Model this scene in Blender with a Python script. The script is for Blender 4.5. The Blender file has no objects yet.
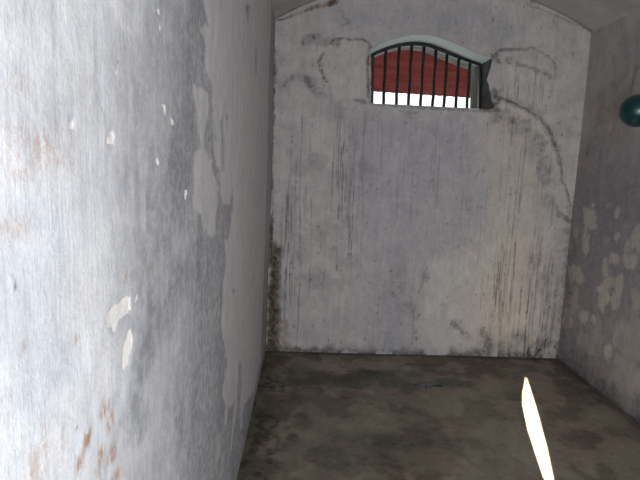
import bpy, bmesh, math, random
import numpy as np
from mathutils import Vector, Matrix

random.seed(7)
COL = bpy.context.scene.collection
# ------------------------------------------------------------------ room numbers (metres)
CAM_H = 1.6
F_PX, TILT, YAW, ROLL = 517.5, 0.1455, 0.0231, 0.03405
XL, XR, YB, YF, ZS = -0.312, 2.1975, 4.267, -0.80, 2.7095     # left, right, back, front, springing of the vault
SAG = 0.33                                                    # rise of the vault
WALL_T = 0.55                                                 # thickness of the back wall
LEAN = 0.024                                                  # foot of the left wall stands out a little

# ------------------------------------------------------------------ camera
def cam_axes():
    ct, st, cy, sy, cr, sr = math.cos(TILT), math.sin(TILT), math.cos(YAW), math.sin(YAW), math.cos(ROLL), math.sin(ROLL)
    f = Vector((sy*ct, cy*ct, -st)); rt = Vector((cy, -sy, 0)); up = rt.cross(f)
    return rt*cr + up*sr, up*cr - rt*sr, f
RT, UP, FW = cam_axes()
cd = bpy.data.cameras.new('camera'); cam = bpy.data.objects.new('camera', cd); COL.objects.link(cam)
m = Matrix.Identity(4)
for i in range(3):
    m[i][0] = RT[i]; m[i][1] = UP[i]; m[i][2] = -FW[i]
m[0][3], m[1][3], m[2][3] = 0, 0, CAM_H
cam.matrix_world = m
cd.sensor_width = 36; cd.lens = 36*F_PX/640; cd.clip_start = 0.02
bpy.context.scene.camera = cam

def ray(px, py):
    return FW + RT*((px-320)/F_PX) + UP*((240-py)/F_PX)
def hit(axis, val, px, py):
    r = ray(px, py); o = Vector((0, 0, CAM_H)); t = (val-o[axis])/r[axis]
    return o + r*t
# wall coordinates (u, v) of surveyed points
def b_uv(px, py): p = hit(1, YB, px, py); return (p.x, p.z)
def l_uv(px, py): p = hit(0, XL, px, py); return (p.y, p.z)
def r_uv(px, py): p = hit(0, XR, px, py); return (p.y, p.z)
def f_uv(px, py): p = hit(2, 0, px, py); return (p.x, p.y)

# ------------------------------------------------------------------ numpy noise
def _hash(ix, iy, seed):
    h = (ix.astype(np.int64)*374761393 + iy.astype(np.int64)*668265263 + seed*1442695041) & 0xffffffff
    h = ((h ^ (h >> 13))*1274126177) & 0xffffffff
    h = ((h ^ (h >> 16))*2246822519) & 0xffffffff
    return ((h ^ (h >> 15)) & 0xffff)/65535.0
def vnoise(x, y, seed=0):
    x = np.asarray(x, float); y = np.asarray(y, float)
    ix, iy = np.floor(x), np.floor(y); fx, fy = x-ix, y-iy
    fx = fx*fx*(3-2*fx); fy = fy*fy*(3-2*fy)
    a, b = _hash(ix, iy, seed), _hash(ix+1, iy, seed); c, d = _hash(ix, iy+1, seed), _hash(ix+1, iy+1, seed)
    return (a*(1-fx)+b*fx)*(1-fy) + (c*(1-fx)+d*fx)*fy
def fbm(x, y, seed=0, octs=4, gain=.55):
    s, a, t = 0, 1, 0
    for k in range(octs):
        s = s + a*vnoise(x*2**k+k*17.3, y*2**k-k*9.7, seed+k*31); t += a; a *= gain
    return s/t
def sstep(a, b, x):
    t = np.clip((x-a)/(b-a), 0, 1); return t*t*(3-2*t)

# ------------------------------------------------------------------ a wall surface that carries painted-layer masks
class Surf:
    def __init__(s, us, vs):
        s.us, s.vs = np.asarray(us), np.asarray(vs)
        s.U, s.V = np.meshgrid(s.us, s.vs)           # [v, u]
        s.m = {}
    def mask(s, n):
        if n not in s.m: s.m[n] = np.zeros_like(s.U)
        return s.m[n]
    def put(s, n, sl, val, mode='max'):
        a = s.mask(n)
        if mode == 'max': a[sl] = np.maximum(a[sl], val)
        elif mode == 'add': a[sl] = np.clip(a[sl]+val, 0, 1)
        elif mode == 'cut': a[sl] = a[sl]*(1-val)
    def window(s, u0, u1, v0, v1):
        i0, i1 = np.searchsorted(s.us, [u0, u1]); j0, j1 = np.searchsorted(s.vs, [v0, v1])
        return (slice(j0, j1), slice(i0, i1))
    def poly(s, n, pts, soft=.006, rough=.01, scale=30, val=1, mode='max', seed=1, su=1.0):
        """closed outline; su squeezes u so strongly foreshortened edges keep their softness"""
        P = np.array(pts, float); pad = soft+rough*2
        sl = s.window(P[:, 0].min()-pad/su, P[:, 0].max()+pad/su, P[:, 1].min()-pad, P[:, 1].max()+pad)
        X, Y = s.U[sl], s.V[sl]
        if X.size == 0: return
        ins = np.zeros(X.shape, bool); dist = np.full(X.shape, 1e9)
        for k in range(len(P)):
            x0, y0 = P[k]; x1, y1 = P[(k+1) % len(P)]
            dx, dy = (x1-x0)*su, y1-y0; L = dx*dx+dy*dy+1e-12
            t = np.clip(((X-x0)*su*dx+(Y-y0)*dy)/L, 0, 1)
            dist = np.minimum(dist, np.hypot((X-x0)*su-t*dx, Y-y0-t*dy))
            c = ((y0 > Y) != (y1 > Y))
            with np.errstate(divide='ignore', invalid='ignore'):
                ins ^= c & (X < (x1-x0)*(Y-y0)/(y1-y0+1e-12)+x0)
        sd = np.where(ins, dist, -dist) + rough*2*(fbm(X*scale*su, Y*scale*.6, seed, 4)-.5)
        s.put(n, sl, val*sstep(-soft, soft, sd), mode)
    def blob(s, n, c, ru, rv, soft=.5, rough=.5, scale=25, val=1, mode='max', seed=1):
        sl = s.window(c[0]-ru*2, c[0]+ru*2, c[1]-rv*2, c[1]+rv*2)
        X, Y = s.U[sl], s.V[sl]
        if X.size == 0: return
        d = np.hypot((X-c[0])/ru, (Y-c[1])/rv) + rough*2*(fbm(X*scale, Y*scale, seed, 4)-.5)
        s.put(n, sl, val*(1-sstep(1-soft, 1+soft, d)), mode)
    def line(s, n, pts, w, val=1, rough=.012, scale=25, gaps=.4, seed=1, wscale=9, soft=.5):
        P = np.array(pts, float); pad = w*2+rough*2
        sl = s.window(P[:, 0].min()-pad, P[:, 0].max()+pad, P[:, 1].min()-pad, P[:, 1].max()+pad)
        X = s.U[sl]; Y = s.V[sl]
        if X.size == 0: return
        Xw = X + rough*2*(fbm(X*scale, Y*scale, seed, 3)-.5); Yw = Y + rough*2*(fbm(X*scale, Y*scale, seed+77, 3)-.5)
        dist = np.full(X.shape, 1e9)
        for k in range(len(P)-1):
            dx, dy = P[k+1]-P[k]; L = dx*dx+dy*dy+1e-12
            t = np.clip(((Xw-P[k][0])*dx+(Yw-P[k][1])*dy)/L, 0, 1)
            dist = np.minimum(dist, np.hypot(Xw-P[k][0]-t*dx, Yw-P[k][1]-t*dy))
        ww = w*(.35+1.3*fbm(X*wscale, Y*wscale, seed+5, 3))
        a = 1-sstep(ww*(1-soft), ww*(1+soft), dist)
        a = a*(1-gaps*sstep(.45, .6, fbm(X*18, Y*18, seed+9, 3)))
        s.put(n, sl, val*a)
    def streak(s, n, u, v0, v1, w, val, seed):
        """thin run of dirty water, v0 (low) to v1 (high)"""
        sl = s.window(u-.03, u+.03, v0, v1)
        X, Y = s.U[sl], s.V[sl]
        if X.size == 0: return
        uc = u + .008*(vnoise(Y*3, Y*0, seed)-.5)*2
        a = np.exp(-((X-uc)/w)**2)
        t = (Y-v0)/(v1-v0)
        a = a*sstep(0, .25, t)*sstep(1, .85, t)*(.25+.75*sstep(.35, .6, fbm(Y*9, Y*0+u*50, seed+3, 3)))
        s.put(n, sl, val*a)
    def build(s, name, fn, mat, drop=None, snap=None):
        """fn(U, V, self) -> X, Y, Z arrays; drop: bool per vertex to cut out; snap: new (u, v) for cut vertices on the rim"""
        nv, nu = s.U.shape
        U, V = s.U.copy(), s.V.copy()
        idx = np.arange(nv*nu).reshape(nv, nu)
        quads = np.stack([idx[:-1, :-1], idx[:-1, 1:], idx[1:, 1:], idx[1:, :-1]], -1).reshape(-1, 4)
        if drop is not None:
            keep = ~drop.reshape(-1)[quads].all(1); quads = quads[keep]
            used = np.zeros(nv*nu, bool); used[quads.reshape(-1)] = True
            rim = (used & drop.reshape(-1)).nonzero()[0]
            Uf, Vf = U.reshape(-1), V.reshape(-1)
            Uf[rim], Vf[rim] = snap(Uf[rim], Vf[rim]); U, V = Uf.reshape(nv, nu), Vf.reshape(nv, nu)
        X, Y, Z = fn(U, V, s)
        co = np.stack([X, Y, Z], -1).reshape(-1, 3)
        if drop is not None:
            rem = -np.ones(nv*nu, int); ui = used.nonzero()[0]; rem[ui] = np.arange(len(ui)); co = co[ui]; quads = rem[quads]
        me = bpy.data.meshes.new(name)
        me.vertices.add(len(co)); me.vertices.foreach_set('co', co.reshape(-1).astype(np.float32))
        me.loops.add(len(quads)*4); me.loops.foreach_set('vertex_index', quads.reshape(-1).astype(np.int32))
        me.polygons.add(len(quads)); me.polygons.foreach_set('loop_start', np.arange(0, len(quads)*4, 4, dtype=np.int32))
        me.polygons.foreach_set('use_smooth', np.ones(len(quads), bool))
        me.update(calc_edges=True); me.validate()
        for n, a in s.m.items():
            at = me.attributes.new(n, 'FLOAT', 'POINT'); f = a.reshape(-1)
            if drop is not None: f = f[ui]
            at.data.foreach_set('value', f.astype(np.float32))
        me.materials.append(mat)
        o = bpy.data.objects.new(name, me); COL.objects.link(o)
        return o

# ------------------------------------------------------------------ materials
def new_mat(name):
    mt = bpy.data.materials.new(name); mt.use_nodes = True
    return mt, mt.node_tree, mt.node_tree.nodes['Principled BSDF']
class NT:
    def __init__(s, nt): s.nt = nt
    def n(s, t, **kw):
        nd = s.nt.nodes.new(t)
        for k, v in kw.items(): setattr(nd, k, v)
        return nd
    def l(s, a, b): s.nt.links.new(a, b)
    def coord(s, scale):
        tc = s.n('ShaderNodeTexCoord'); mp = s.n('ShaderNodeMapping'); s.l(tc.outputs['Object'], mp.inputs[0])
        mp.inputs['Scale'].default_value = scale; return mp.outputs[0]
    def noise(s, scale=(1, 1, 1), sc=10, det=5, rough=.6, dist=0):
        nd = s.n('ShaderNodeTexNoise'); s.l(s.coord(scale), nd.inputs['Vector'])
        nd.inputs['Scale'].default_value = sc; nd.inputs['Detail'].default_value = det; nd.inputs['Roughness'].default_value = rough
        nd.inputs['Distortion'].default_value = dist
        return nd.outputs[0]
    def ramp(s, x, a, b, lo=0., hi=1.):
        nd = s.n('ShaderNodeMapRange'); s.l(x, nd.inputs[0])
        nd.inputs[1].default_value, nd.inputs[2].default_value, nd.inputs[3].default_value, nd.inputs[4].default_value = a, b, lo, hi
        return nd.outputs[0]
    def attr(s, n): return s.n('ShaderNodeAttribute', attribute_name=n).outputs['Fac']
    def math(s, op, a, b):
        nd = s.n('ShaderNodeMath', operation=op)
        for i, x in enumerate((a, b)):
            if isinstance(x, (int, float)): nd.inputs[i].default_value = x
            else: s.l(x, nd.inputs[i])
        return nd.outputs[0]
    def mix(s, f, a, b, mode='MIX'):
        nd = s.n('ShaderNodeMix', data_type='RGBA', blend_type=mode)
        for i, x in ((0, f), (6, a), (7, b)):
            if isinstance(x, (int, float)): nd.inputs[i].default_value = x
            elif isinstance(x, tuple): nd.inputs[i].default_value = (*x, 1)
            else: s.l(x, nd.inputs[i])
        return nd.outputs[2]
    def bump(s, h, st, d, bsdf, prev=None):
        nd = s.n('ShaderNodeBump'); nd.inputs['Strength'].default_value = st; nd.inputs['Distance'].default_value = d
        s.l(h, nd.inputs['Height'])
        if prev: s.l(prev, nd.inputs['Normal'])
        s.l(nd.outputs[0], bsdf.inputs['Normal']); return nd.outputs[0]

def simple_mat(name, c0, c1, sc=20, rough=.8, metal=0, bump=.2, spec=.3, scale=(1, 1, 1)):
    mt, nt, b = new_mat(name); g = NT(nt)
    x = g.noise(scale, sc); g.l(g.mix(g.ramp(x, .3, .7), c0, c1), b.inputs['Base Color'])
    b.inputs['Roughness'].default_value = rough; b.inputs['Metallic'].default_value = metal
    b.inputs['Specular IOR Level'].default_value = spec
    if bump: g.bump(x, bump, .01, b)
    return mt

def layered(name, base0, base1, layers, streak_scale, sc=6, streak=.25, bump=.25, rough=.85, speck=None, spec=.15):
    """limewash: cloudy base, then masked layers (attribute, colour, break-up 0..1), fine brush streaks and grain"""
    mt, nt, b = new_mat(name); g = NT(nt)
    col = g.mix(g.ramp(g.noise((1, 1, 1), sc, 6, .65, .6), .35, .65), base0, base1)
    st = g.noise(streak_scale, 1, 6, .7); grain = g.noise((1, 1, 1), 130, 3, .7); mid = g.noise((1, 1, 1), 32, 5, .7); fine = g.noise((1, 1, .55), 70, 4, .75)
    for n, c, brk in layers:
        f = g.attr(n)
        if brk > 0: f = g.math('MULTIPLY', f, g.ramp(mid, .5-.22*brk, .5+.12*brk, 1-brk, 1))
        elif brk < -.9: f = g.math('MULTIPLY', f, g.ramp(g.math('ADD', fine, g.math('MULTIPLY', f, .10)), .46, .60))
        elif brk < 0: f = g.ramp(g.math('ADD', f, g.math('MULTIPLY', g.math('SUBTRACT', fine, .5), -brk*2.4)), .45, .62)
        col = g.mix(f, col, c)
    col = g.mix(1, col, g.mix(g.ramp(st, .3, .7), (1-streak,)*3, (1, 1, 1)), 'MULTIPLY')
    col = g.mix(1, col, g.mix(g.ramp(grain, .3, .7), (.9, .9, .9), (1.02, 1.02, 1.02)), 'MULTIPLY')
    if speck:
        ck = g.math('MULTIPLY', g.ramp(g.noise((1, 1, .3), 75, 4, .8), .60, .74), g.ramp(g.noise((1, 1, .6), 5, 4, .6), .42, .62))
        col = g.mix(g.math('MULTIPLY', ck, .75), col, speck)
        col = g.mix(1, col, g.mix(g.ramp(g.noise((1, 1, .7), 17, 6, .75), .36, .64), (.86, .86, .865), (1.06, 1.06, 1.055)), 'MULTIPLY')
    g.l(col, b.inputs['Base Color']); b.inputs['Roughness'].default_value = rough; b.inputs['Specular IOR Level'].default_value = spec
    p = g.bump(st, bump, .004, b); p = g.bump(mid, bump*.8, .006, b, p); g.bump(grain, bump*.6, .002, b, p)
    return mt

def tag(o, label, cat, group=None):
    o['label'] = label; o['category'] = cat
    if group: o['group'] = group
def struct(o): o['kind'] = 'structure'; return o
def mesh_obj(name, bm, mat, parent=None, smooth=False):
    me = bpy.data.meshes.new(name); bm.normal_update(); bm.to_mesh(me); bm.free()
    for mm in (mat if isinstance(mat, (list, tuple)) else [mat]): me.materials.append(mm)
    if smooth: me.polygons.foreach_set('use_smooth', [True]*len(me.polygons))
    o = bpy.data.objects.new(name, me); COL.objects.link(o)
    if parent: o.parent = parent
    return o

def vault_z(x):            # segmental vault across the cell
    c = (XL+XR)/2; w = (XR-XL)/2; R = (w*w+SAG*SAG)/(2*SAG)
    return ZS + np.sqrt(np.maximum(R*R-(np.clip(x, XL-.1, XR+.1)-c)**2, .01)) - (R-SAG)

# ================================================================== BACK WALL
us = np.linspace(XL-.06, XR+.03, 440); vs = np.linspace(-.03, ZS+SAG+.06, 520)
B = Surf(us, vs); rng = random.Random(11)
# --- broad tone areas
B.poly('blue', [b_uv(*p) for p in ((352, 112), (480, 112), (490, 200), (460, 250), (427, 262), (420, 288), (412, 352), (372, 352), (360, 250), (345, 180))], .12, .06, 6, .6, seed=3)
B.poly('blue', [b_uv(*p) for p in ((320, 5), (480, 3), (520, 30), (500, 45), (440, 33), (390, 36), (340, 30))], .1, .05, 6, .5, seed=4)
B.poly('blue', [b_uv(*p) for p in ((412, 352), (413, 315), (421, 290), (428, 266), (424, 250), (405, 260), (395, 300), (393, 352))], .012, .02, 14, .5, seed=5)
B.poly('warm_bounce', [b_uv(*p) for p in ((488, 110), (505, 100), (540, 130), (540, 200), (525, 345), (480, 345), (490, 200))], .12, .05, 6, .5, seed=6)  # warm bounce from the sun patch, painted into the wall colour
B.poly('pale', [b_uv(*p) for p in ((430, 262), (500, 240), (515, 345), (418, 350), (416, 310), (424, 290))], .05, .03, 10, .5, seed=8)
B.poly('pale', [b_uv(*p) for p in ((500, 103), (514, 105), (540, 120), (551, 140), (557, 170), (551, 178), (545, 150), (530, 132), (505, 117))], .015, .01, 20, .6, seed=9)
B.poly('pale', [b_uv(*p) for p in ((328, 45), (366, 43), (368, 100), (335, 100), (326, 80), (324, 60))], .03, .02, 14, .4, seed=10)
B.poly('pale', [b_uv(*p) for p in ((503, 55), (548, 66), (552, 110), (505, 97))], .02, .02, 14, .45, seed=12)
# --- grey blotches where the wash has gone
for (x, y, ru, rv, v) in ((291, 200, .05, .13, .5), (300, 168, .07, .06, .45), (318, 163, .08, .06, .5), (340, 113, .05, .07, .55), (330, 225, .07, .06, .4),
                          (317, 232, .09, .05, .4), (318, 280, .12, .07, .5), (340, 283, .1, .05, .45), (350, 262, .07, .05, .4), (300, 250, .06, .12, .35), (345, 215, .05, .1, .35),
                          (310, 82, .06, .05, .55), (284, 84, .05, .06, .4), (297, 77, .05, .03, .4), (281, 60, .05, .06, .35), (318, 92, .05, .05, .5), (355, 135, .06, .09, .4), (365, 170, .06, .12, .35),
                          (412, 165, .05, .07, .3), (395, 290, .1, .1, .35), (405, 308, .09, .06, .45), (426, 275, .03, .05, .7), (455, 325, .04, .05, .45), (465, 335, .04, .05, .4), (488, 346, .05, .09, .7),
                          (535, 262, .05, .05, .5), (545, 280, .06, .1, .5), (520, 340, .12, .07, .5), (400, 270, .06, .09, .35), (548, 200, .05, .05, .45), (560, 260, .05, .12, .45), (515, 130, .09, .05, .5), (533, 150, .06, .1, .5), (543, 175, .04, .08, .5)):
    B.blob('grey', b_uv(x, y), ru, rv, .6, .7, 22, v, seed=rng.randint(0, 9999))
# --- cracks and broken plaster edges
def bl(n, pts, w, val=1, **k): B.line(n, [b_uv(*p) for p in pts], w, val, seed=rng.randint(0, 9999), **k)
bl('dark', ((306, 42), (312, 38), (321, 40), (328, 42), (336, 43)), .03, .8, rough=.03, gaps=.6)
bl('dark', ((334, 39), (350, 39), (364, 39), (369, 42), (371, 47)), .009, .75)
bl('dark', ((324, 53), (320, 60), (321, 69), (325, 78), (330, 88)), .014, .7, rough=.02, gaps=.7)
bl('dark', ((285, 84), (292, 78), (300, 77), (310, 83), (318, 92)), .02, .55, rough=.04, gaps=.8)
bl('dark', ((494, 57), (498, 52), (505, 50), (530, 48), (544, 52), (552, 60), (556, 66), (555, 77)), .010, .6, rough=.015)
bl('dark', ((508, 59), (516, 63), (526, 64), (536, 70), (545, 73), (554, 78)), .020, .5, rough=.025, gaps=.6)
bl('dark', ((499, 98), (513, 102), (530, 111), (542, 120), (549, 130), (555, 145), (561, 163), (562, 178), (566, 187), (571, 207)), .011, .65, rough=.015, gaps=.35)
bl('grey', ((499, 98), (513, 102), (530, 111), (542, 120), (549, 130), (555, 145), (561, 163)), .03, .6, rough=.03, gaps=.4)
bl('grey', ((498, 116), (512, 120), (526, 128), (536, 136), (543, 150), (547, 170), (548, 182)), .05, .75, rough=.05, gaps=.5)
bl('dark', ((498, 117), (510, 120), (522, 126), (530, 132)), .008, .4, gaps=.7)
bl('dark', ((553, 204), (558, 211), (563, 217), (570, 222)), .016, .6, rough=.03, gaps=.6)
bl('dark', ((572, 205), (570, 225), (568, 262), (566, 300), (560, 352)), .03, .4, rough=.05, gaps=.7)
bl('dark', ((425, 262), (427, 268), (424, 274), (419, 292), (414, 310), (412, 345)), .007, .4, gaps=.7)
bl('dark', ((453, 322), (460, 328), (465, 334)), .015, .45, rough=.03, gaps=.7)
bl('dark', ((484, 330), (487, 342), (488, 352)), .03, .55, rough=.04, gaps=.5)
bl('dark', ((477, 207), (484, 208), (488, 208)), .012, .5, rough=.02, gaps=.6)
bl('dark', ((404, 114), (412, 113), (416, 112)), .012, .35, rough=.02, gaps=.7)
bl('dark', ((340, 12), (351, 22), (342, 26)), .01, .3, rough=.03, gaps=.8)
# dark rim around the window niche
bl('dark', ((369, 48), (368, 75), (369, 102)), .014, .75, gaps=.5)
bl('dark', ((355, 100), (372, 104), (410, 107), (450, 109), (492, 111)), .012, .5, gaps=.5)
bl('dark', ((495, 108), (498, 99), (494, 92)), .03, .85, rough=.03, gaps=.3)
bl('dark', ((493, 58), (497, 55), (499, 62)), .022, .75, rough=.03, gaps=.4)
bl('dark', ((480, 110), (492, 110), (497, 103)), .014, .8, gaps=.2)
# corner grime up the left edge, vault line at the top
bl('dark', ((277, 21), (310, 9), (318, 5)), .008, .75, gaps=.6)
bl('rust', ((312, 9), (322, 5), (336, 2)), .012, .8, gaps=.4)
bl('dark', ((330, 4), (335, 2)), .02, .9, gaps=.2)
bl('dark', ((527, 4), (545, 11), (565, 19), (591, 31)), .007, .6, gaps=.5)
bl('dark', ((275, 50), (274, 90), (272, 180), (271, 260)), .010, .8, gaps=.6)
bl('mould', ((274, 250), (273, 300), (272, 347)), .05, 1, rough=.03, gaps=.1, soft=.7)
bl('mould', ((271, 220), (271, 260)), .02, .9, rough=.02, gaps=.3)
bl('mould', ((270, 345), (290, 350), (300, 351)), .03, .7, rough=.03, gaps=.5)
bl('rust', ((284, 322), (287, 335), (284, 342)), .03, .6, rough=.03, gaps=.5)
# --- runs of dirty water
def runs(n, x0, x1, y0, y1, lo, hi, va, vb, w=.0035):
    for _ in range(n):
        x = rng.uniform(x0, x1); y = rng.uniform(y0, y1); L = rng.uniform(lo, hi)
        u, v = b_uv(x, y); B.streak('run', u, v-L, v, w*rng.uniform(.7, 1.35), rng.uniform(va, vb), rng.randint(0, 9999))
runs(24, 280, 370, 105, 190, .3, 1.1, .3, .75)
runs(22, 277, 302, 170, 270, .3, .9, .5, .95, .004)
runs(12, 338, 362, 110, 160, .6, 1.3, .55, 1.0, .004)
runs(26, 372, 480, 112, 170, .2, .8, .2, .6)
runs(20, 372, 480, 160, 300, .2, .6, .12, .4)
runs(26, 485, 562, 110, 200, .3, 1.0, .3, .75)
runs(46, 496, 560, 230, 310, .3, .9, .45, 1.0, .0042)
runs(10, 480, 510, 200, 300, .3, .8, .3, .7)
runs(12, 505, 556, 52, 85, .12, .4, .4, .85)
runs(8, 278, 370, 40, 90, .1, .3, .2, .5)
runs(14, 276, 480, 290, 335, .1, .35, .2, .5)
# --- splash zone above the floor
hgt = B.V
nz = fbm(B.U*9, B.V*9, 91, 4)
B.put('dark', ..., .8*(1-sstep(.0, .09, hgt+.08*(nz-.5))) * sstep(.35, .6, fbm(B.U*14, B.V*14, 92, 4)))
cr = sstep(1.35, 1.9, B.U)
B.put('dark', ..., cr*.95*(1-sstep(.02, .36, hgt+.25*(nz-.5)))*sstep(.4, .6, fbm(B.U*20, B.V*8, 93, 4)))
B.put('grey', ..., sstep(2.0, 2.15, B.U)*.5*(1-sstep(.6, 1.6, hgt)))  # greyer towards the right corner, fading upwards
# fine pits
pit = fbm(B.U*45, B.V*22, 94, 2)
B.put('dark', ..., .5*sstep(.80, .88, pit))

# window opening (front contour of the niche)
ARCH = [(371, 49.5), (378, 45.5), (385, 42.5), (393, 39.5), (402, 37), (412, 35.3), (421.5, 34.8), (430, 35.5), (438, 37.3), (448, 41), (458, 45.2), (467, 49), (475, 52.3), (484, 55.5), (492, 58)]
reg = [b_uv(*p) for p in ARCH]
def lerp(a, b, n): return [(a[0]+(b[0]-a[0])*k/n, a[1]+(b[1]-a[1])*k/n) for k in range(n)]
def dens(pts, n):
    o = []
    for a, b in zip(pts[:-1], pts[1:]): o += lerp(a, b, n)
    return o
SILL_L, SILL_R = b_uv(370.5, 103.2), b_uv(490.5, 109.2)
c_arch = dens(reg, 3); c_right = lerp(reg[-1], SILL_R, 24); c_sill = lerp(SILL_R, SILL_L, 40); c_left = lerp(SILL_L, reg[0], 20)
CONT = np.array(c_arch+c_right+c_sill+c_left)                  # regular contour, clockwise
seg = np.array([0]*len(c_arch)+[1]*len(c_right)+[2]*len(c_sill)+[3]*len(c_left))
FRONT = CONT.copy()
for k in range(len(CONT)):                                     # broken plaster on the right and left arrises
    u, v = CONT[k]
    if seg[k] == 1:
        t = (k-len(c_arch))/len(c_right)
        FRONT[k, 0] += (.035*(fbm(v*14+3, 0.5, 21, 3)-.62) - .03*math.exp(-((t-.42)/.16)**2) + .03*math.exp(-((t-.93)/.08)**2))*min(1, t*8)
    elif seg[k] == 3:
        FRONT[k, 0] += .02*(fbm(v*16, 1.5, 22, 3)-.5)
def inside(P, X, Y):
    ins = np.zeros(np.shape(X), bool)
    for k in range(len(P)):
        x0, y0 = P[k]; x1, y1 = P[(k+1) % len(P)]
        c = ((y0 > Y) != (y1 > Y)); ins ^= c & (X < (x1-x0)*(Y-y0)/(y1-y0+1e-12)+x0)
    return ins
def snap(X, Y):
    best = np.full(X.shape, 1e9); ox, oy = X.copy(), Y.copy()
    for k in range(len(FRONT)):
        a, b = FRONT[k], FRONT[(k+1) % len(FRONT)]; d = b-a; L = d@d+1e-12
        t = np.clip(((X-a[0])*d[0]+(Y-a[1])*d[1])/L, 0, 1); qx, qy = a[0]+t*d[0], a[1]+t*d[1]
        ds = np.hypot(X-qx, Y-qy); w = ds < best; best[w] = ds[w]; ox[w] = qx[w]; oy[w] = qy[w]
    return ox, oy
mat_back = layered('limewashed_back_wall', (.50, .485, .485), (.62, .605, .60),
    [('pale', (.66, .65, .63), 0), ('blue', (.42, .42, .475), .25), ('warm_bounce', (.66, .60, .52), 0), ('grey', (.27, .26, .265), .75),
     ('run', (.10, .095, .10), .3), ('rust', (.30, .17, .09), .4), ('mould', (.075, .055, .025), .15), ('dark', (.06, .052, .048), .45)],
    (26, 26, 3.2), 5, .15, .5, speck=(.14, .135, .14))
def f_back(U, V, s):
    d = .010*(fbm(U*2.2, V*2.2, 51, 4)-.5) - .004*s.m['dark'] - .003*s.m['grey']
    top = vault_z(U)+.03
    return U, YB - d, np.minimum(V, top)
wb = struct(B.build('wall_back', f_back, mat_back, inside(FRONT, B.U, B.V), snap))

# niche: soffit, jambs, sill through the thickness of the wall
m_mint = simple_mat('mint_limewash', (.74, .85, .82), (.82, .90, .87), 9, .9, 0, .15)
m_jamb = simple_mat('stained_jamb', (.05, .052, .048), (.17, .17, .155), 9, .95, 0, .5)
m_deep = simple_mat('shaded_plaster', (.045, .047, .038), (.17, .17, .135), 12, .95, 0, .5, scale=(1, 1, .35))  # shade of the deep reveal put into its dark colour
bm = bmesh.new()
TB = .25
rings = []
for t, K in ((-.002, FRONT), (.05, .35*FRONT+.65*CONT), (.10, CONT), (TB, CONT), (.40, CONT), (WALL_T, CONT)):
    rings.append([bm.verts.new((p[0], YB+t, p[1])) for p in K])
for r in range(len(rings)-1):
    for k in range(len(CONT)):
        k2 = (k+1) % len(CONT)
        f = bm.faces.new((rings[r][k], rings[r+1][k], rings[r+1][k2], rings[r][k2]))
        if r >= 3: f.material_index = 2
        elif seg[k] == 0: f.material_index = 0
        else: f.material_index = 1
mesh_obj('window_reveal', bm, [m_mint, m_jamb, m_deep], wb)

bm = bmesh.new(); bmesh.ops.create_cube(bm, size=1)                # unseen block added above the vault, keeps sun off the awning
for v in bm.verts: v.co = Vector(((XL+XR)/2+v.co.x*(XR-XL+1.2), YB+.08+(v.co.y+.5)*(WALL_T-.08), 3.30+v.co.z*1.1))
mesh_obj('sun_block', bm, m_deep, wb)

# ================================================================== WINDOW BARS
w1 = bpy.data.objects.new('window_1', None); COL.objects.link(w1); struct(w1)
w1.location = (float(CONT[:, 0].mean()), YB+TB, float(CONT[:, 1].min()))
m_iron = simple_mat('old_black_iron', (.012, .012, .015), (.035, .033, .036), 60, .45, .5, .25, .5)
IY = YB+TB
def loc(v): return v - Vector(w1.location)
def box_between(bm, a, b, w, d):        # flat bar from a to b in the plane of the grille
    a, b = Vector(a), Vector(b); ax = (b-a).normalized(); sd = ax.cross(Vector((0, 1, 0))).normalized()*w/2; dp = Vector((0, d/2, 0))
    v = [bm.verts.new(p+sx*sd+sy*dp) for p in (a, b) for sx, sy in ((-1, -1), (1, -1), (1, 1), (-1, 1))]
    for q in ((0, 1, 2, 3), (7, 6, 5, 4), (0, 4, 5, 1), (1, 5, 6, 2), (2, 6, 7, 3), (3, 7, 4, 0)): bm.faces.new([v[i] for i in q])
fb = bmesh.new()
ins = .016
C3 = [Vector((p[0], IY, p[1])) for p in CONT]
cen = Vector((float(CONT[:, 0].mean()), IY, float(CONT[:, 1].mean())))
na = len(c_arch)
arch_pts = [p+(cen-p).normalized()*ins for p in C3[:na+1]]
for a, b in zip(arch_pts[:-1], arch_pts[1:]): box_between(fb, loc(a), loc(b+(b-a)*.05), .032, .04)
lo_l, lo_r = Vector((SILL_L[0]+.040, IY, SILL_L[1])), Vector((SILL_R[0]-.012, IY, SILL_R[1]))
box_between(fb, loc(Vector((arch_pts[0].x+.032, IY, arch_pts[0].z))), loc(lo_l), .022, .04)
box_between(fb, loc(arch_pts[-1]), loc(lo_r), .022, .04)
mesh_obj('window_frame', fb, m_iron, w1)
def arch_z(x):
    for a, b in zip(arch_pts[:-1], arch_pts[1:]):
        if a.x <= x <= b.x: return a.z+(b.z-a.z)*(x-a.x)/(b.x-a.x+1e-9)
    return arch_pts[-1].z
BX = [384, 397, 409.2, 421.4, 433.5, 444.8, 456.7, 468]
for k, px in enumerate(BX):
    x = hit(1, IY, px, 80).x; x2 = hit(1, IY, px, 100).x
    x = (x+x2)/2
    sz = SILL_L[1]+(SILL_R[1]-SILL_L[1])*(x-SILL_L[0])/(SILL_R[0]-SILL_L[0])-.01
    zt = arch_z(x)
    bb = bmesh.new(); n = 10; rr = .0135; rows = []
    for j in range(9):
        z = sz+(zt-sz)*j/8; wob = .002*math.sin(j*1.7+k)
        rows.append([bb.verts.new(loc(Vector((x+wob+rr*math.cos(2*math.pi*i/n), IY+rr*math.sin(2*math.pi*i/n), z)))) for i in range(n)])
    for j in range(8):
        for i in range(n): bb.faces.new((rows[j][i], rows[j][(i+1) % n], rows[j+1][(i+1) % n], rows[j+1][i]))
    bb.faces.new(rows[-1]); bb.faces.new(rows[0][::-1])
    mesh_obj('bar', bb, m_iron, w1, True)

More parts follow.
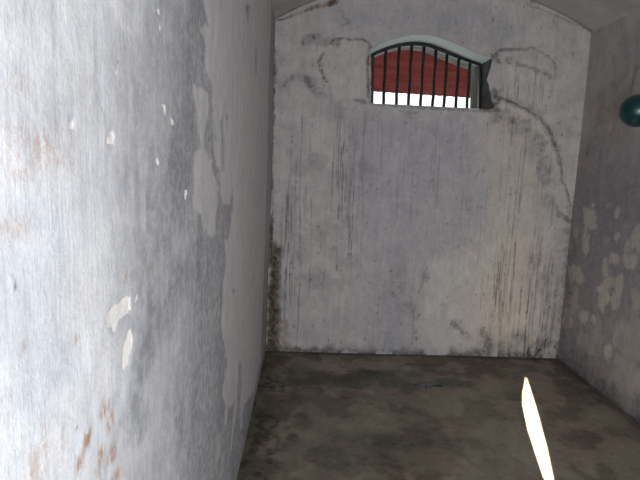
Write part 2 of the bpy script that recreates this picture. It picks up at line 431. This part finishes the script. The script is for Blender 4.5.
# ================================================================== LEFT WALL
ys = [YF]
while ys[-1] < YB+.03:
    y = ys[-1]; ys.append(y + (.03 if y < .45 else max(.0025, .0042*y*y*.28+.0012*y)))
L = Surf(ys, np.linspace(-.03, ZS+.05, 560)); rng = random.Random(5)
S = .35
def lp(n, pts, soft=.012, rough=.012, val=1, mode='max', scale=22, su=S): L.poly(n, [l_uv(*p) for p in pts], soft, rough, scale, val, mode, rng.randint(0, 9999), su)
# worn grey band, darkened further for the light falling off along the wall
lp('grey', ((125, -12), (207, -12), (226, 240), (229, 360), (245, 520), (135, 520), (140, 440), (150, 350), (128, 250), (118, 150), (112, 60)), .12, .10, .80, scale=7)
lp('grey', ((160, -12), (204, -12), (211, 27), (206, 70), (213, 120), (196, 150), (198, 210), (224, 240), (227, 300), (225, 380), (236, 520), (170, 520), (176, 400), (182, 330), (172, 240), (152, 160), (165, 90)), .06, .05, .85, scale=9)
lp('deep', ((150, 300), (165, 296), (168, 330), (150, 380), (146, 430), (140, 440), (130, 420), (132, 380), (140, 340)), .03, .04, .6)
lp('deep', ((135, 250), (150, 215), (157, 240), (152, 290), (140, 300)), .04, .04, .35)
lp('deep', ((178, 150), (196, 155), (196, 200), (180, 215), (172, 180)), .04, .04, .45)
lp('deep', ((172, 262), (186, 258), (184, 300), (172, 330), (165, 320)), .03, .03, .5)
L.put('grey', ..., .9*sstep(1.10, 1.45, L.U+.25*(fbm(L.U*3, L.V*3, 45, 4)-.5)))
L.put('deep', ..., .28*sstep(2.35, 2.6, L.V+.3*(fbm(L.U*5, L.V*5, 46, 4)-.5))*(1-sstep(.9, 1.5, L.U)))  # darker towards the top of the near part
# cleaner strip beside the back corner
lp('light', ((201, -12), (207, 15), (211, 27), (201, 29), (207, 41), (205, 71), (212, 82), (213, 100), (215, 150), (222, 200), (226, 240), (227, 255), (225, 272), (222, 325), (226, 347), (229, 360),
             (225, 385), (226, 402), (227, 427), (229, 427), (230, 405), (233, 407), (237, 402), (232, 450), (234, 451), (239, 407), (241, 400), (243, 430), (245, 427), (247, 402), (256, 392), (263, 360), (266, 250), (268, 100), (272, -12)), .006, .022, scale=34)
lp('light', ((196, 88), (209, 93), (209, 120), (206, 145), (211, 158), (216, 180), (219, 187), (219, 205), (216, 220), (215, 237), (205, 235), (205, 220), (198, 207), (195, 195), (195, 152), (201, 144), (199, 120)), .006, .022, 1, scale=34)
for p in (((210, 98), (207, 120), (204, 145), (209, 157), (213, 152), (214, 120)), ((226, 97), (222, 118), (220, 120), (222, 145), (222, 170), (225, 170), (225, 145), (224, 120)), ((226, 113), (227, 130), (229, 113)),
          ((219, 186), (224, 202), (230, 205), (233, 187), (234, 207), (231, 227), (229, 240), (217, 240), (216, 220)), ((241, 362), (240, 385), (239, 420), (242, 420), (244, 385), (243, 362)), ((216, 125), (215, 140), (217, 140)),
          ((245, 5), (248, 28), (250, 5)), ((255, 50), (255, 75), (257, 75), (257, 48)), ((233, 288), (234, 295), (236, 290)), ((254, 275), (254, 288), (255, 275))):
    lp('light', p, .006, .008, .95, 'cut')
for p, v in ((((159, 261), (170, 262), (170, 277), (164, 295), (156, 295)), .5), (((177, 236), (189, 236), (187, 255), (175, 260)), .5), (((157, 340), (170, 338), (168, 372), (158, 420), (152, 400)), .55),
          (((219, 437), (219, 460), (221, 457), (222, 437)), .9), (((226, 452), (222, 477), (224, 477), (227, 452)), .8), (((140, 0), (150, 30), (146, 90), (132, 60)), .3), (((150, 100), (165, 92), (172, 130), (160, 150), (148, 130)), .45),
          (((142, 445), (156, 410), (162, 420), (158, 520), (140, 520)), .5), (((170, 300), (190, 290), (200, 330), (190, 420), (176, 400)), .25)):
    lp('light', p, .02, .02, v)
gm = L.m['grey'].copy()
L.put('light', ..., .42*sstep(.54, .66, fbm(L.U*9, L.V*3.2, 47, 5))*gm*(1-sstep(1.0, 1.4, L.U)))
L.put('deep', ..., .40*sstep(.54, .66, fbm(L.U*8+5, L.V*3.0, 48, 5))*gm)
# bare white chips
for p in (((110, 317), (115, 307), (125, 299), (132, 299), (132, 309), (122, 322), (116, 334), (111, 327)), ((131, 330), (134, 340), (131, 357), (127, 371), (124, 371), (124, 357), (127, 345)),
          ((110, 132), (113, 130), (116, 132), (117, 138), (114, 143), (111, 142), (112, 137)), ((70, 121), (74, 120), (77, 124), (75, 130), (71, 129)), ((118, 59), (119, 66), (117, 75), (116, 72)), ((163, 104), (166, 105), (167, 117), (165, 118)), ((171, 117), (173, 120), (174, 125), (171, 121)),
          ((138, 291), (140, 290), (140, 298), (138, 300)), ((159, 158), (160, 160), (160, 164), (159, 164)), ((161, 30), (158, 10), (160, 10)), ((186, 190), (188, 191), (188, 200), (186, 202), (185, 196))):
    lp('chip', p, .003, .009, 1, scale=70)
for p, v in ((((52, -5), (62, 0), (72, 22), (78, 35), (70, 30), (58, 14)), .8), (((106, -5), (114, 0), (122, 15), (130, 32), (124, 26), (112, 8)), .9), (((88, 35), (95, 40), (98, 48), (90, 44)), .35), (((88, 396), (100, 385), (108, 380), (100, 394), (90, 402)), .7), (((90, 480), (97, 462), (103, 455), (98, 475), (94, 490)), .6), (((52, -5), (64, -5), (56, 10)), .4)):
    lp('chipsoft', p, .02, .02, v)
# orange salts
def rust(x, y, rx, ry, v):
    a = l_uv(x-rx, y); b = l_uv(x+rx, y); c = l_uv(x, y); d = abs(l_uv(x, y+ry)[1]-c[1])
    L.blob('rust', c, abs(b[0]-a[0])/2, d, .8, .6, 30, v, seed=rng.randint(0, 9999))
for r in ((38, 150, 32, 26, .42), (42, 142, 12, 12, .55), (60, 160, 14, 14, .35), (22, 165, 12, 16, .35), (15, 225, 25, 14, .35), (20, 80, 16, 16, .25), (108, 408, 5, 10, .8), (114, 420, 4, 10, .7), (91, 440, 4, 10, .95), (87, 455, 4, 9, .7), (82, 466, 4, 8, .8), (116, 452, 6, 10, .8), (104, 456, 4, 8, .8),
          (120, 474, 5, 8, .8), (100, 470, 5, 9, .6), (26, 348, 5, 7, .5), (78, 340, 6, 6, .5), (44, 462, 9, 28, .45), (36, 476, 6, 14, .4), (66, 440, 4, 14, .3), (5, 400, 10, 6, .3), (130, 275, 8, 6, .4), (148, 270, 6, 5, .35)):
    rust(*r)
for x, y, r in ((18, 286, 1.6), (80, 428, 1.0), (119, 63, .5)):
    a = l_uv(x-r, y); b = l_uv(x+r, y); c = l_uv(x, y)
    L.blob('dark', c, abs(b[0]-a[0])/2, abs(b[0]-a[0])/2*1.2, .3, .3, 80, .7)
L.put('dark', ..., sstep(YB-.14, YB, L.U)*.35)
L.put('grey', ..., .8*(1-sstep(.05, .22, L.V+.15*(fbm(L.U*4, L.V*8, 41, 4)-.5)))*sstep(1.8, 2.4, L.U))
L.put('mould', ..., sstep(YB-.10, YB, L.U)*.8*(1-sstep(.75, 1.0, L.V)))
L.line('run', [(3.0, 2.4), (3.0, 2.3)], .003, .1)
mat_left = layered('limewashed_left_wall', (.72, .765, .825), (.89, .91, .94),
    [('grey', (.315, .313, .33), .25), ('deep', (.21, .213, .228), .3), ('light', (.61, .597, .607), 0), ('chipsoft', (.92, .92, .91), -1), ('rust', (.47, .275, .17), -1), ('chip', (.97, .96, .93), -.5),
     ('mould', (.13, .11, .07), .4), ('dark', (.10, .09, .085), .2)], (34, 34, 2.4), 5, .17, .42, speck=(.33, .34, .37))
def f_left(U, V, s):
    lean = LEAN*np.clip(1-V/1.8, 0, 1)*np.clip(U/YB, .3, 1)
    d = .008*(fbm(U*1.6, V*1.6, 61, 4)-.5) + .0015*s.m['light'] - .002*s.m['chip'] - .0015*s.m['chipsoft']
    return XL - lean + d, U, V
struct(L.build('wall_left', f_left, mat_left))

# ================================================================== RIGHT WALL
Rr = Surf(np.linspace(YF, YB+.03, 560), np.linspace(-.03, ZS+.05, 380)); rng = random.Random(9)
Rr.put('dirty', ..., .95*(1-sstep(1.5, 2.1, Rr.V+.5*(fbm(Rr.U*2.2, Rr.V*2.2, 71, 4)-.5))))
def rb(n, x, y, rx, ry, v=1, rough=.4, soft=.25):
    a, b, c, d = r_uv(x-rx, y), r_uv(x+rx, y), r_uv(x, y), r_uv(x, y+ry)
    Rr.blob(n, c, abs(a[0]-b[0])/2, abs(d[1]-c[1]), soft*.7, rough*1.9, 16, v, seed=rng.randint(0, 9999))
rb('dirty', 592, 203, 10, 14, .8); rb('dirty', 627, 60, 12, 30, .35, .7, .6); rb('dirty', 600, 112, 6, 20, .45, .7, .6); rb('dirty', 620, 145, 14, 18, .5, .7, .6)
for x, y, rx, ry, v in ((591, 216, 7, 12, .95), (586, 243, 4.5, 10, .95), (585, 232, 2.5, 6, .7), (617, 213, 2, 6, .7), (617, 236, 3, 5, .7), (638, 240, 7, 16, .8), (605, 267, 4, 12, .75), (614, 259, 6, 6, .8), (630, 262, 8, 8, .75), (628, 246, 4, 6, .6),
                        (575, 274, 7, 9, .75), (604, 293, 5.5, 17, .9), (614, 301, 4, 9, .85), (619, 288, 4, 14, .8), (583, 318, 4.5, 8, .8), (568, 319, 5, 9, .7), (594, 319, 3, 6, .8), (608, 350, 5, 8, .85), (612, 282, 6, 5, .6), (632, 340, 14, 20, .45), (590, 345, 12, 10, .35), (625, 375, 16, 20, .45), (600, 370, 14, 8, .4), (574, 300, 4, 12, .5),
                        (636, 300, 6, 10, .4), (606, 240, 3, 5, .4), (610, 205, 3, 3, .4), (576, 232, 3, 5, .4)):
    rb('light', x, y, rx, ry, v)
Rr.put('light', ..., .45*sstep(.55, .7, fbm(Rr.U*7, Rr.V*4, 74, 5))*(1-sstep(.5, .8, Rr.V)))
def rl(n, pts, w, v, **k): Rr.line(n, [r_uv(*p) for p in pts], w, v, seed=rng.randint(0, 9999), **k)
rl('rust', ((585, 145), (581, 170), (580, 185)), .05, .45, rough=.04)
rl('dark', ((588, 146), (586, 156)), .012, .6); rl('dark', ((636, 68), (632, 85), (628, 100)), .02, .4, gaps=.5)
rl('dark', ((620, 190), (636, 186)), .015, .3, gaps=.6); rl('dark', ((572, 240), (568, 300), (562, 352)), .06, .35, rough=.06, gaps=.6)
rb('rust', 567, 246, 4, 5, .5); rb('rust', 574, 282, 4, 12, .35); rb('rust', 610, 115, 14, 26, .25, .6, .6)
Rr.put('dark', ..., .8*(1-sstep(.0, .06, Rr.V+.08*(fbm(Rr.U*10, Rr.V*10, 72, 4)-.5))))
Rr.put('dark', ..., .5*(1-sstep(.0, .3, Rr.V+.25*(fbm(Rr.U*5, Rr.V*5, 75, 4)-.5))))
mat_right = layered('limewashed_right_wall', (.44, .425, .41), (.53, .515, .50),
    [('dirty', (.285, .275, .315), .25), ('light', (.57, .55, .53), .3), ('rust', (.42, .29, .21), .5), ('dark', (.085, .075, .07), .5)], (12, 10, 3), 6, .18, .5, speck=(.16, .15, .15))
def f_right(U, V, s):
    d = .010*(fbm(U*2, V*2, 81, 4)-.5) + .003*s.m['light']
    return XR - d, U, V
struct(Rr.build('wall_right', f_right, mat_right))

# ================================================================== FLOOR
Fl = Surf(np.linspace(XL-.05, XR+.05, 420), np.linspace(YF, YB+.05, 700)); rng = random.Random(3)
def fb_(n, x, y, rx, ry, v=1, rough=1.3, soft=.4, scale=6):
    c = f_uv(x, y); a, b = f_uv(x-rx, y), f_uv(x+rx, y); d = f_uv(x, y-ry)
    Fl.blob(n, c, abs(a[0]-b[0])/2, abs(d[1]-c[1]), soft, rough, scale, v, seed=rng.randint(0, 9999))
for t in ((330, 382, 34, 8, .75), (365, 376, 30, 6, .9), (390, 383, 20, 7, .7), (400, 374, 14, 4, .5), (300, 372, 20, 5, .45), (445, 382, 26, 4, .6), (360, 442, 26, 12, .5), (395, 440, 24, 14, .55), (335, 462, 26, 14, .55), (390, 470, 30, 12, .4), (425, 450, 20, 14, .4), (350, 395, 18, 5, .5), (480, 450, 20, 10, .25)):
    fb_('moss', *t)
for t in ((284, 362, 10, 5, .8), (290, 368, 8, 3, .5), (278, 386, 6, 4, .7), (272, 425, 16, 34, .75), (280, 400, 14, 10, .6), (305, 395, 22, 8, .45), (340, 402, 26, 8, .4), (300, 420, 12, 7, .6), (265, 455, 14, 24, .6), (560, 372, 40, 12, .6), (600, 400, 36, 16, .5), (580, 430, 50, 30, .45), (500, 372, 30, 6, .5), (620, 460, 40, 30, .4), (460, 366, 30, 4, .4), (420, 367, 16, 2.5, .6)):
    fb_('brown', *t)
for t in ((366, 410, 12, 4, .6), (380, 416, 10, 4, .6), (350, 425, 20, 8, .4), (300, 437, 16, 8, .4), (420, 400, 30, 8, .5), (460, 410, 40, 10, .45), (480, 430, 40, 12, .5), (420, 420, 24, 8, .4), (440, 460, 36, 16, .5), (520, 460, 20, 12, .35), (345, 370, 10, 2.5, .5), (310, 367, 10, 3, .6), (410, 368, 12, 2, .5), (400, 390, 30, 5, .3), (300, 378, 10, 4, .4), (375, 369, 10, 2, .5)):
    fb_('pale', *t)
Fl.line('dark', [f_uv(*p) for p in ((268, 378), (276, 382), (283, 385), (281, 391), (270, 390))], .02, .8, .05, 14, .5, 31)
Fl.line('dark', [f_uv(*p) for p in ((345, 371), (360, 372), (378, 371), (392, 375))], .018, .55, .05, 14, .6, 32)
Fl.line('dark', [f_uv(*p) for p in ((398, 366), (420, 364), (440, 366), (455, 370))], .02, .6, .05, 14, .6, 33)
Fl.line('dark', [f_uv(*p) for p in ((262, 408), (262, 422), (258, 440), (252, 455))], .02, .7, .06, 14, .5, 34)
Fl.blob('dark', f_uv(293, 438), .035, .05, .3, .4, 20, .6); Fl.blob('dark', f_uv(301, 417), .04, .07, .4, .5, 20, .5)
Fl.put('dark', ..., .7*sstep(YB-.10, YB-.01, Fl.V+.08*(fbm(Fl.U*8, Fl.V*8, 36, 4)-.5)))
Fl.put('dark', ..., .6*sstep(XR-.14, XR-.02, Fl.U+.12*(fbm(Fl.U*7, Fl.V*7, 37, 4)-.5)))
Fl.put('moss', ..., .75*(1-sstep(XL, XL+.16, Fl.U+.16*(fbm(Fl.U*6, Fl.V*6, 38, 4)-.5))))
Fl.put('dark', ..., .75*sstep(.60, .68, fbm(Fl.U*12, Fl.V*9, 39, 4))*(1-sstep(XL+.05, XL+.35, Fl.U)))
Fl.put('brown', ..., .7*sstep(.50, .62, fbm(Fl.U*4, Fl.V*3, 43, 5)))
Fl.put('pale', ..., .6*sstep(.52, .64, fbm(Fl.U*5, Fl.V*4, 44, 5)))
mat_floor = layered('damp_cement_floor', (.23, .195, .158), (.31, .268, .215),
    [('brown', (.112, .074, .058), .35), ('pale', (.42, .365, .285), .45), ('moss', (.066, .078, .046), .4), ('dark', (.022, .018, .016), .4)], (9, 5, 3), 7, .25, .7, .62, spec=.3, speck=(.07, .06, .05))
def f_floor(U, V, s):
    return U, V, .008*(fbm(U*2, V*2, 85, 4)-.5) - .003*s.m['dark']
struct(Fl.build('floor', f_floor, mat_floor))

# ================================================================== VAULTED CEILING and FRONT WALL
Ce = Surf(np.linspace(XL-.03, XR+.03, 90), np.linspace(YF, YB+.03, 160))
Ce.put('grey', ..., .7*sstep(.45, .65, fbm(Ce.U*3, Ce.V*3, 15, 5)))
Ce.put('dark', ..., .6*sstep(YB-.05, YB, Ce.V))
mat_ceil = layered('limewashed_vault', (.48, .47, .46), (.56, .55, .53), [('grey', (.36, .35, .34), .3), ('dark', (.12, .1, .09), .5)], (8, 8, 8), 5, .12, .35)
struct(Ce.build('ceiling', lambda U, V, s: (U, V, vault_z(U)+.012*(fbm(U*2, V*2, 88, 4)-.5)), mat_ceil))

# slit added to the solid front wall and shaped for the sun: the patch it throws, as surveyed on the floor
SUN_EDGE_L = [(526, 377.5), (525.2, 384), (523.2, 392.5), (523.2, 405), (528, 428.5), (536.6, 455), (545, 480)]
SUN_EDGE_R = [(526, 377.5), (528, 384), (530.2, 390), (535, 405.6), (541.5, 428.5), (547.3, 452), (553.2, 480)]
p_top, p_bot = Vector((*f_uv(527, 379), 0)), Vector((*f_uv(552, 480), 0))
az = (p_top-p_bot).normalized()
dist0 = (p_top.y-YF)/az.y
SLIT_TOP = 1.95
sun_dir = (az*dist0 + Vector((0, 0, -SLIT_TOP))).normalized()     # travel direction of the light
def to_front(p):
    q = Vector((p[0], p[1], 0)); t = (q.y-YF)/sun_dir.y; w = q-sun_dir*t; return (w.x, w.z)
eL = [to_front(f_uv(*p)) for p in SUN_EDGE_L]; eR = [to_front(f_uv(*p)) for p in SUN_EDGE_R]
m_front = simple_mat('limewashed_front_wall', (.50, .50, .50), (.60, .60, .60), 6, .9, 0, .3)
def interp(e, z):
    for a, b in zip(e[:-1], e[1:]):
        if b[1] <= z <= a[1]: return b[0]+(a[0]-b[0])*(z-b[1])/(a[1]-b[1]+1e-9)
    return e[0][0] if z > e[0][1] else e[-1][0]
bm = bmesh.new(); ZT = ZS+SAG+.1
z_lo = max(eL[-1][1], eR[-1][1], .05)
zs = [-.03, z_lo] + list(np.linspace(z_lo, eL[0][1], 26)[1:]) + [ZT]
rows = []
for z in zs:
    if z < z_lo-1e-6 or z > eL[0][1]+1e-6: a = b = interp(eL, min(max(z, z_lo), eL[0][1]))
    else: a, b = interp(eL, z), interp(eR, z)
    rows.append((z, a, max(a, b)))
for (z0, a0, b0), (z1, a1, b1) in zip(rows[:-1], rows[1:]):
    closed = z0 < z_lo-1e-6 or z1 > eL[0][1]+1e-6
    for q in ([(XL-.05, z0), (a0, z0), (a1, z1), (XL-.05, z1)], [(b0, z0), (XR+.05, z0), (XR+.05, z1), (b1, z1)]) if not closed else ([(XL-.05, z0), (XR+.05, z0), (XR+.05, z1), (XL-.05, z1)],):
        bm.faces.new([bm.verts.new((x, YF, z)) for x, z in q])
struct(mesh_obj('wall_front', bm, m_front))

# ================================================================== THINGS
# --- red tiled awning outside the window
aw = bpy.data.objects.new('window_awning', None); COL.objects.link(aw)
YO = YB+WALL_T+.06; YE = YB+1.55
eLp, eRp = hit(1, YE, 366, 89.6), hit(1, YE, 474, 96.6)
dirv = (eRp-eLp)/(eRp.x-eLp.x)
aw.location = (eLp+eRp)/2
def edge_at(x): return eLp + dirv*(x-eLp.x)
m_red = simple_mat('red_roof_tiles', (.065, .010, .008), (.135, .027, .022), 5, .8, 0, .3, spec=.1, scale=(.5, 4, 4))
def to_l(v): return v-Vector(aw.location)
bm = bmesh.new(); X0, X1 = eLp.x-.5, eRp.x+.5; NR = 7; rise = .72; NT_ = 26
for r in range(NR):
    t0, t1 = r/NR, (r+1.15)/NR
    pv = None
    for c in range(NT_*4+1):
        x = X0+(X1-X0)*c/(NT_*4); pts = []
        for t, dz in ((t0, -.016), (t1, .012)):
            e = edge_at(x); pts.append(Vector((x, YE+(YO-YE)*t, e.z+rise*t+dz+.0025*math.cos(c*math.pi/2))))
        vv = [bm.verts.new(to_l(p)) for p in pts]+[bm.verts.new(to_l(p+Vector((0, 0, .016)))) for p in pts]
        if pv:
            for a, b in ((0, 1), (1, 3), (3, 2), (2, 0)): bm.faces.new((pv[a], vv[a], vv[b], pv[b]))
        pv = vv
mesh_obj('tile_slope', bm, m_red, aw)
bm = bmesh.new()                                                # solid bed above the tiles keeps daylight out of the joints
pts = [Vector((x, YE+(YO-YE)*t, edge_at(x).z+rise*t+.04)) for x, t in ((X0, .01), (X1, .01), (X1, 1), (X0, 1))]
vv = [bm.verts.new(to_l(p)) for p in pts]+[bm.verts.new(to_l(p+Vector((0, 0, .02)))) for p in pts]
for q in ((0, 1, 2, 3), (7, 6, 5, 4), (0, 4, 5, 1), (1, 5, 6, 2), (2, 6, 7, 3), (3, 7, 4, 0)): bm.faces.new([vv[i] for i in q])
mesh_obj('awning_bed', bm, m_red, aw)
tag(aw, 'red tiled awning sloping down outside the barred window', 'awning')

# --- dark teal globe lamp on the right wall
gl = bpy.data.objects.new('globe_lamp', None); COL.objects.link(gl)
gc = Vector((0, 0, 0)); GX = XR-.20
gp = hit(0, GX, 637.2, 110.8); rad = 16.6/F_PX*(gp-Vector((0, 0, CAM_H))).dot(FW)
gl.location = (XR+.006, gp.y, gp.z)
print('globe', gp, rad)
mt, nt, b = new_mat('dark_teal_glass'); g = NT(nt)
lw = g.n('ShaderNodeLayerWeight'); lw.inputs[0].default_value = .35
g.l(g.mix(g.ramp(g.noise((1, 1, 1), 9), .3, .7), (.001, .028, .034), (.003, .055, .058)), b.inputs['Base Color'])
b.inputs['Roughness'].default_value = .30; b.inputs['Metallic'].default_value = .35; b.inputs['Coat Weight'].default_value = .3; b.inputs['Coat Roughness'].default_value = .22
m_teal = mt
m_brk = simple_mat('black_lamp_bracket', (.012, .013, .014), (.03, .03, .03), 40, .4, .6, .1)
def lathe(name, prof, axis, origin, mat, parent, n=40):
    bm = bmesh.new(); ax = Vector(axis).normalized(); e1 = ax.orthogonal().normalized(); e2 = ax.cross(e1); rows = []
    for r, h in prof:
        rows.append([bm.verts.new(Vector(origin)+ax*h+(e1*math.cos(2*math.pi*i/n)+e2*math.sin(2*math.pi*i/n))*r) for i in range(n)] if r > 1e-6 else [bm.verts.new(Vector(origin)+ax*h)])
    for p, q in zip(rows[:-1], rows[1:]):
        for i in range(n):
            j = (i+1) % n
            if len(p) == 1: bm.faces.new((p[0], q[j], q[i]))
            elif len(q) == 1: bm.faces.new((p[i], p[j], q[0]))
            else: bm.faces.new((p[i], p[j], q[j], q[i]))
    bmesh.ops.recalc_face_normals(bm, faces=bm.faces)
    return mesh_obj(name, bm, mat, parent, True)
off = Vector((GX-XR-.006, 0, 0))
ball = [(0 if k in (0, 28) else rad*1.0*math.sin(math.pi*k/28), -rad*.97*math.cos(math.pi*k/28)) for k in range(29)]
lathe('lamp_globe', ball, (0, 0, 1), off, m_teal, gl, 56)
wd = -off.x
lathe('lamp_collar', [(0, rad*.80), (rad*.62, rad*.80), (rad*.66, rad*.86), (rad*.58, rad*.95), (rad*.55, wd-.022), (0, wd-.022)], (1, 0, 0), off, m_brk, gl)
lathe('wall_plate', [(0, 0), (rad*.75, 0), (rad*.75, .010), (rad*.66, .020), (0, .022)], (-1, 0, 0), (0, 0, 0), m_brk, gl)
tag(gl, 'glossy dark teal round globe lamp on the right wall', 'lamp')

# --- crumpled wrapper on the floor
a, b_ = Vector((*f_uv(414, 384.5), 0)), Vector((*f_uv(444, 387.5), 0))
mid = (a+b_)/2; ang = math.atan2(b_.y-a.y, b_.x-a.x); ln = (b_-a).length
mt, nt, bs = new_mat('crumpled_blue_grey_plastic'); g = NT(nt)
cx = g.noise((1, 1, 1), 26, 4, .6, .5)
g.l(g.mix(g.ramp(cx, .46, .62), (.13, .15, .19), (.018, .020, .024)), bs.inputs['Base Color'])
bs.inputs['Roughness'].default_value = .32; g.bump(g.noise((1, 1, 1), 70, 4), .5, .01, bs)
bm = bmesh.new(); NU, NV = 44, 16; grid = []
for i in range(NU+1):
    row = []
    for j in range(NV+1):
        s, t = i/NU*2-1, j/NV*2-1
        wid = .034*(1-.55*abs(s)**1.6)*(1+.35*(float(fbm(s*3+4, 2.0, 61, 3))-.5))
        x = s*ln/2; y = t*wid+.025*math.sin(s*2.6)+.02*(float(fbm(s*4, t*2, 62, 3))-.5)
        z = .006+.018*(1-abs(t)**2)*(1-s*s*.7)*float(fbm(s*5+9, t*2.5, 63, 3))+.008*abs(math.sin(s*6+t*2))*(1-abs(t))
        row.append(bm.verts.new((x, y, max(z, .006))))
    grid.append(row)
for i in range(NU):
    for j in range(NV): bm.faces.new((grid[i][j], grid[i+1][j], grid[i+1][j+1], grid[i][j+1]))
wr = mesh_obj('plastic_wrapper', bm, mt, None, False)
wr.location = (mid.x, mid.y, -.004); wr.rotation_euler = (0, 0, ang)
tag(wr, 'crumpled blue-grey plastic wrapper lying on the damp floor', 'litter')

# ================================================================== LIGHT
world = bpy.data.worlds.new('sky'); bpy.context.scene.world = world; world.use_nodes = True
bg = world.node_tree.nodes['Background']; bg.inputs[0].default_value = (.93, .97, 1, 1); bg.inputs[1].default_value = 1.7
def lamp(name, kind, energy, color, loc=(0, 0, 0), direction=(0, 0, -1), **kw):
    ld = bpy.data.lights.new(name, kind); ld.energy = energy; ld.color = color
    for k, v in kw.items(): setattr(ld, k, v)
    o = bpy.data.objects.new(name, ld); COL.objects.link(o); o.location = loc
    o.rotation_euler = Vector(direction).to_track_quat('-Z', 'Y').to_euler(); return o
lamp('sun', 'SUN', 260, (1, .82, .55), (0, -4, 4), sun_dir, angle=.005)
lamp('doorway_fill', 'AREA', 70, (.985, .985, 1), (.55, YF+.08, 1.2), (0.0, 1, -.02), shape='RECTANGLE', size=.9, size_y=1.9)  # added area fill on the solid wall, standing in for doorway daylight

vs_ = bpy.context.scene.view_settings; vs_.view_transform = 'Standard'; vs_.look = 'None'; vs_.exposure = 0
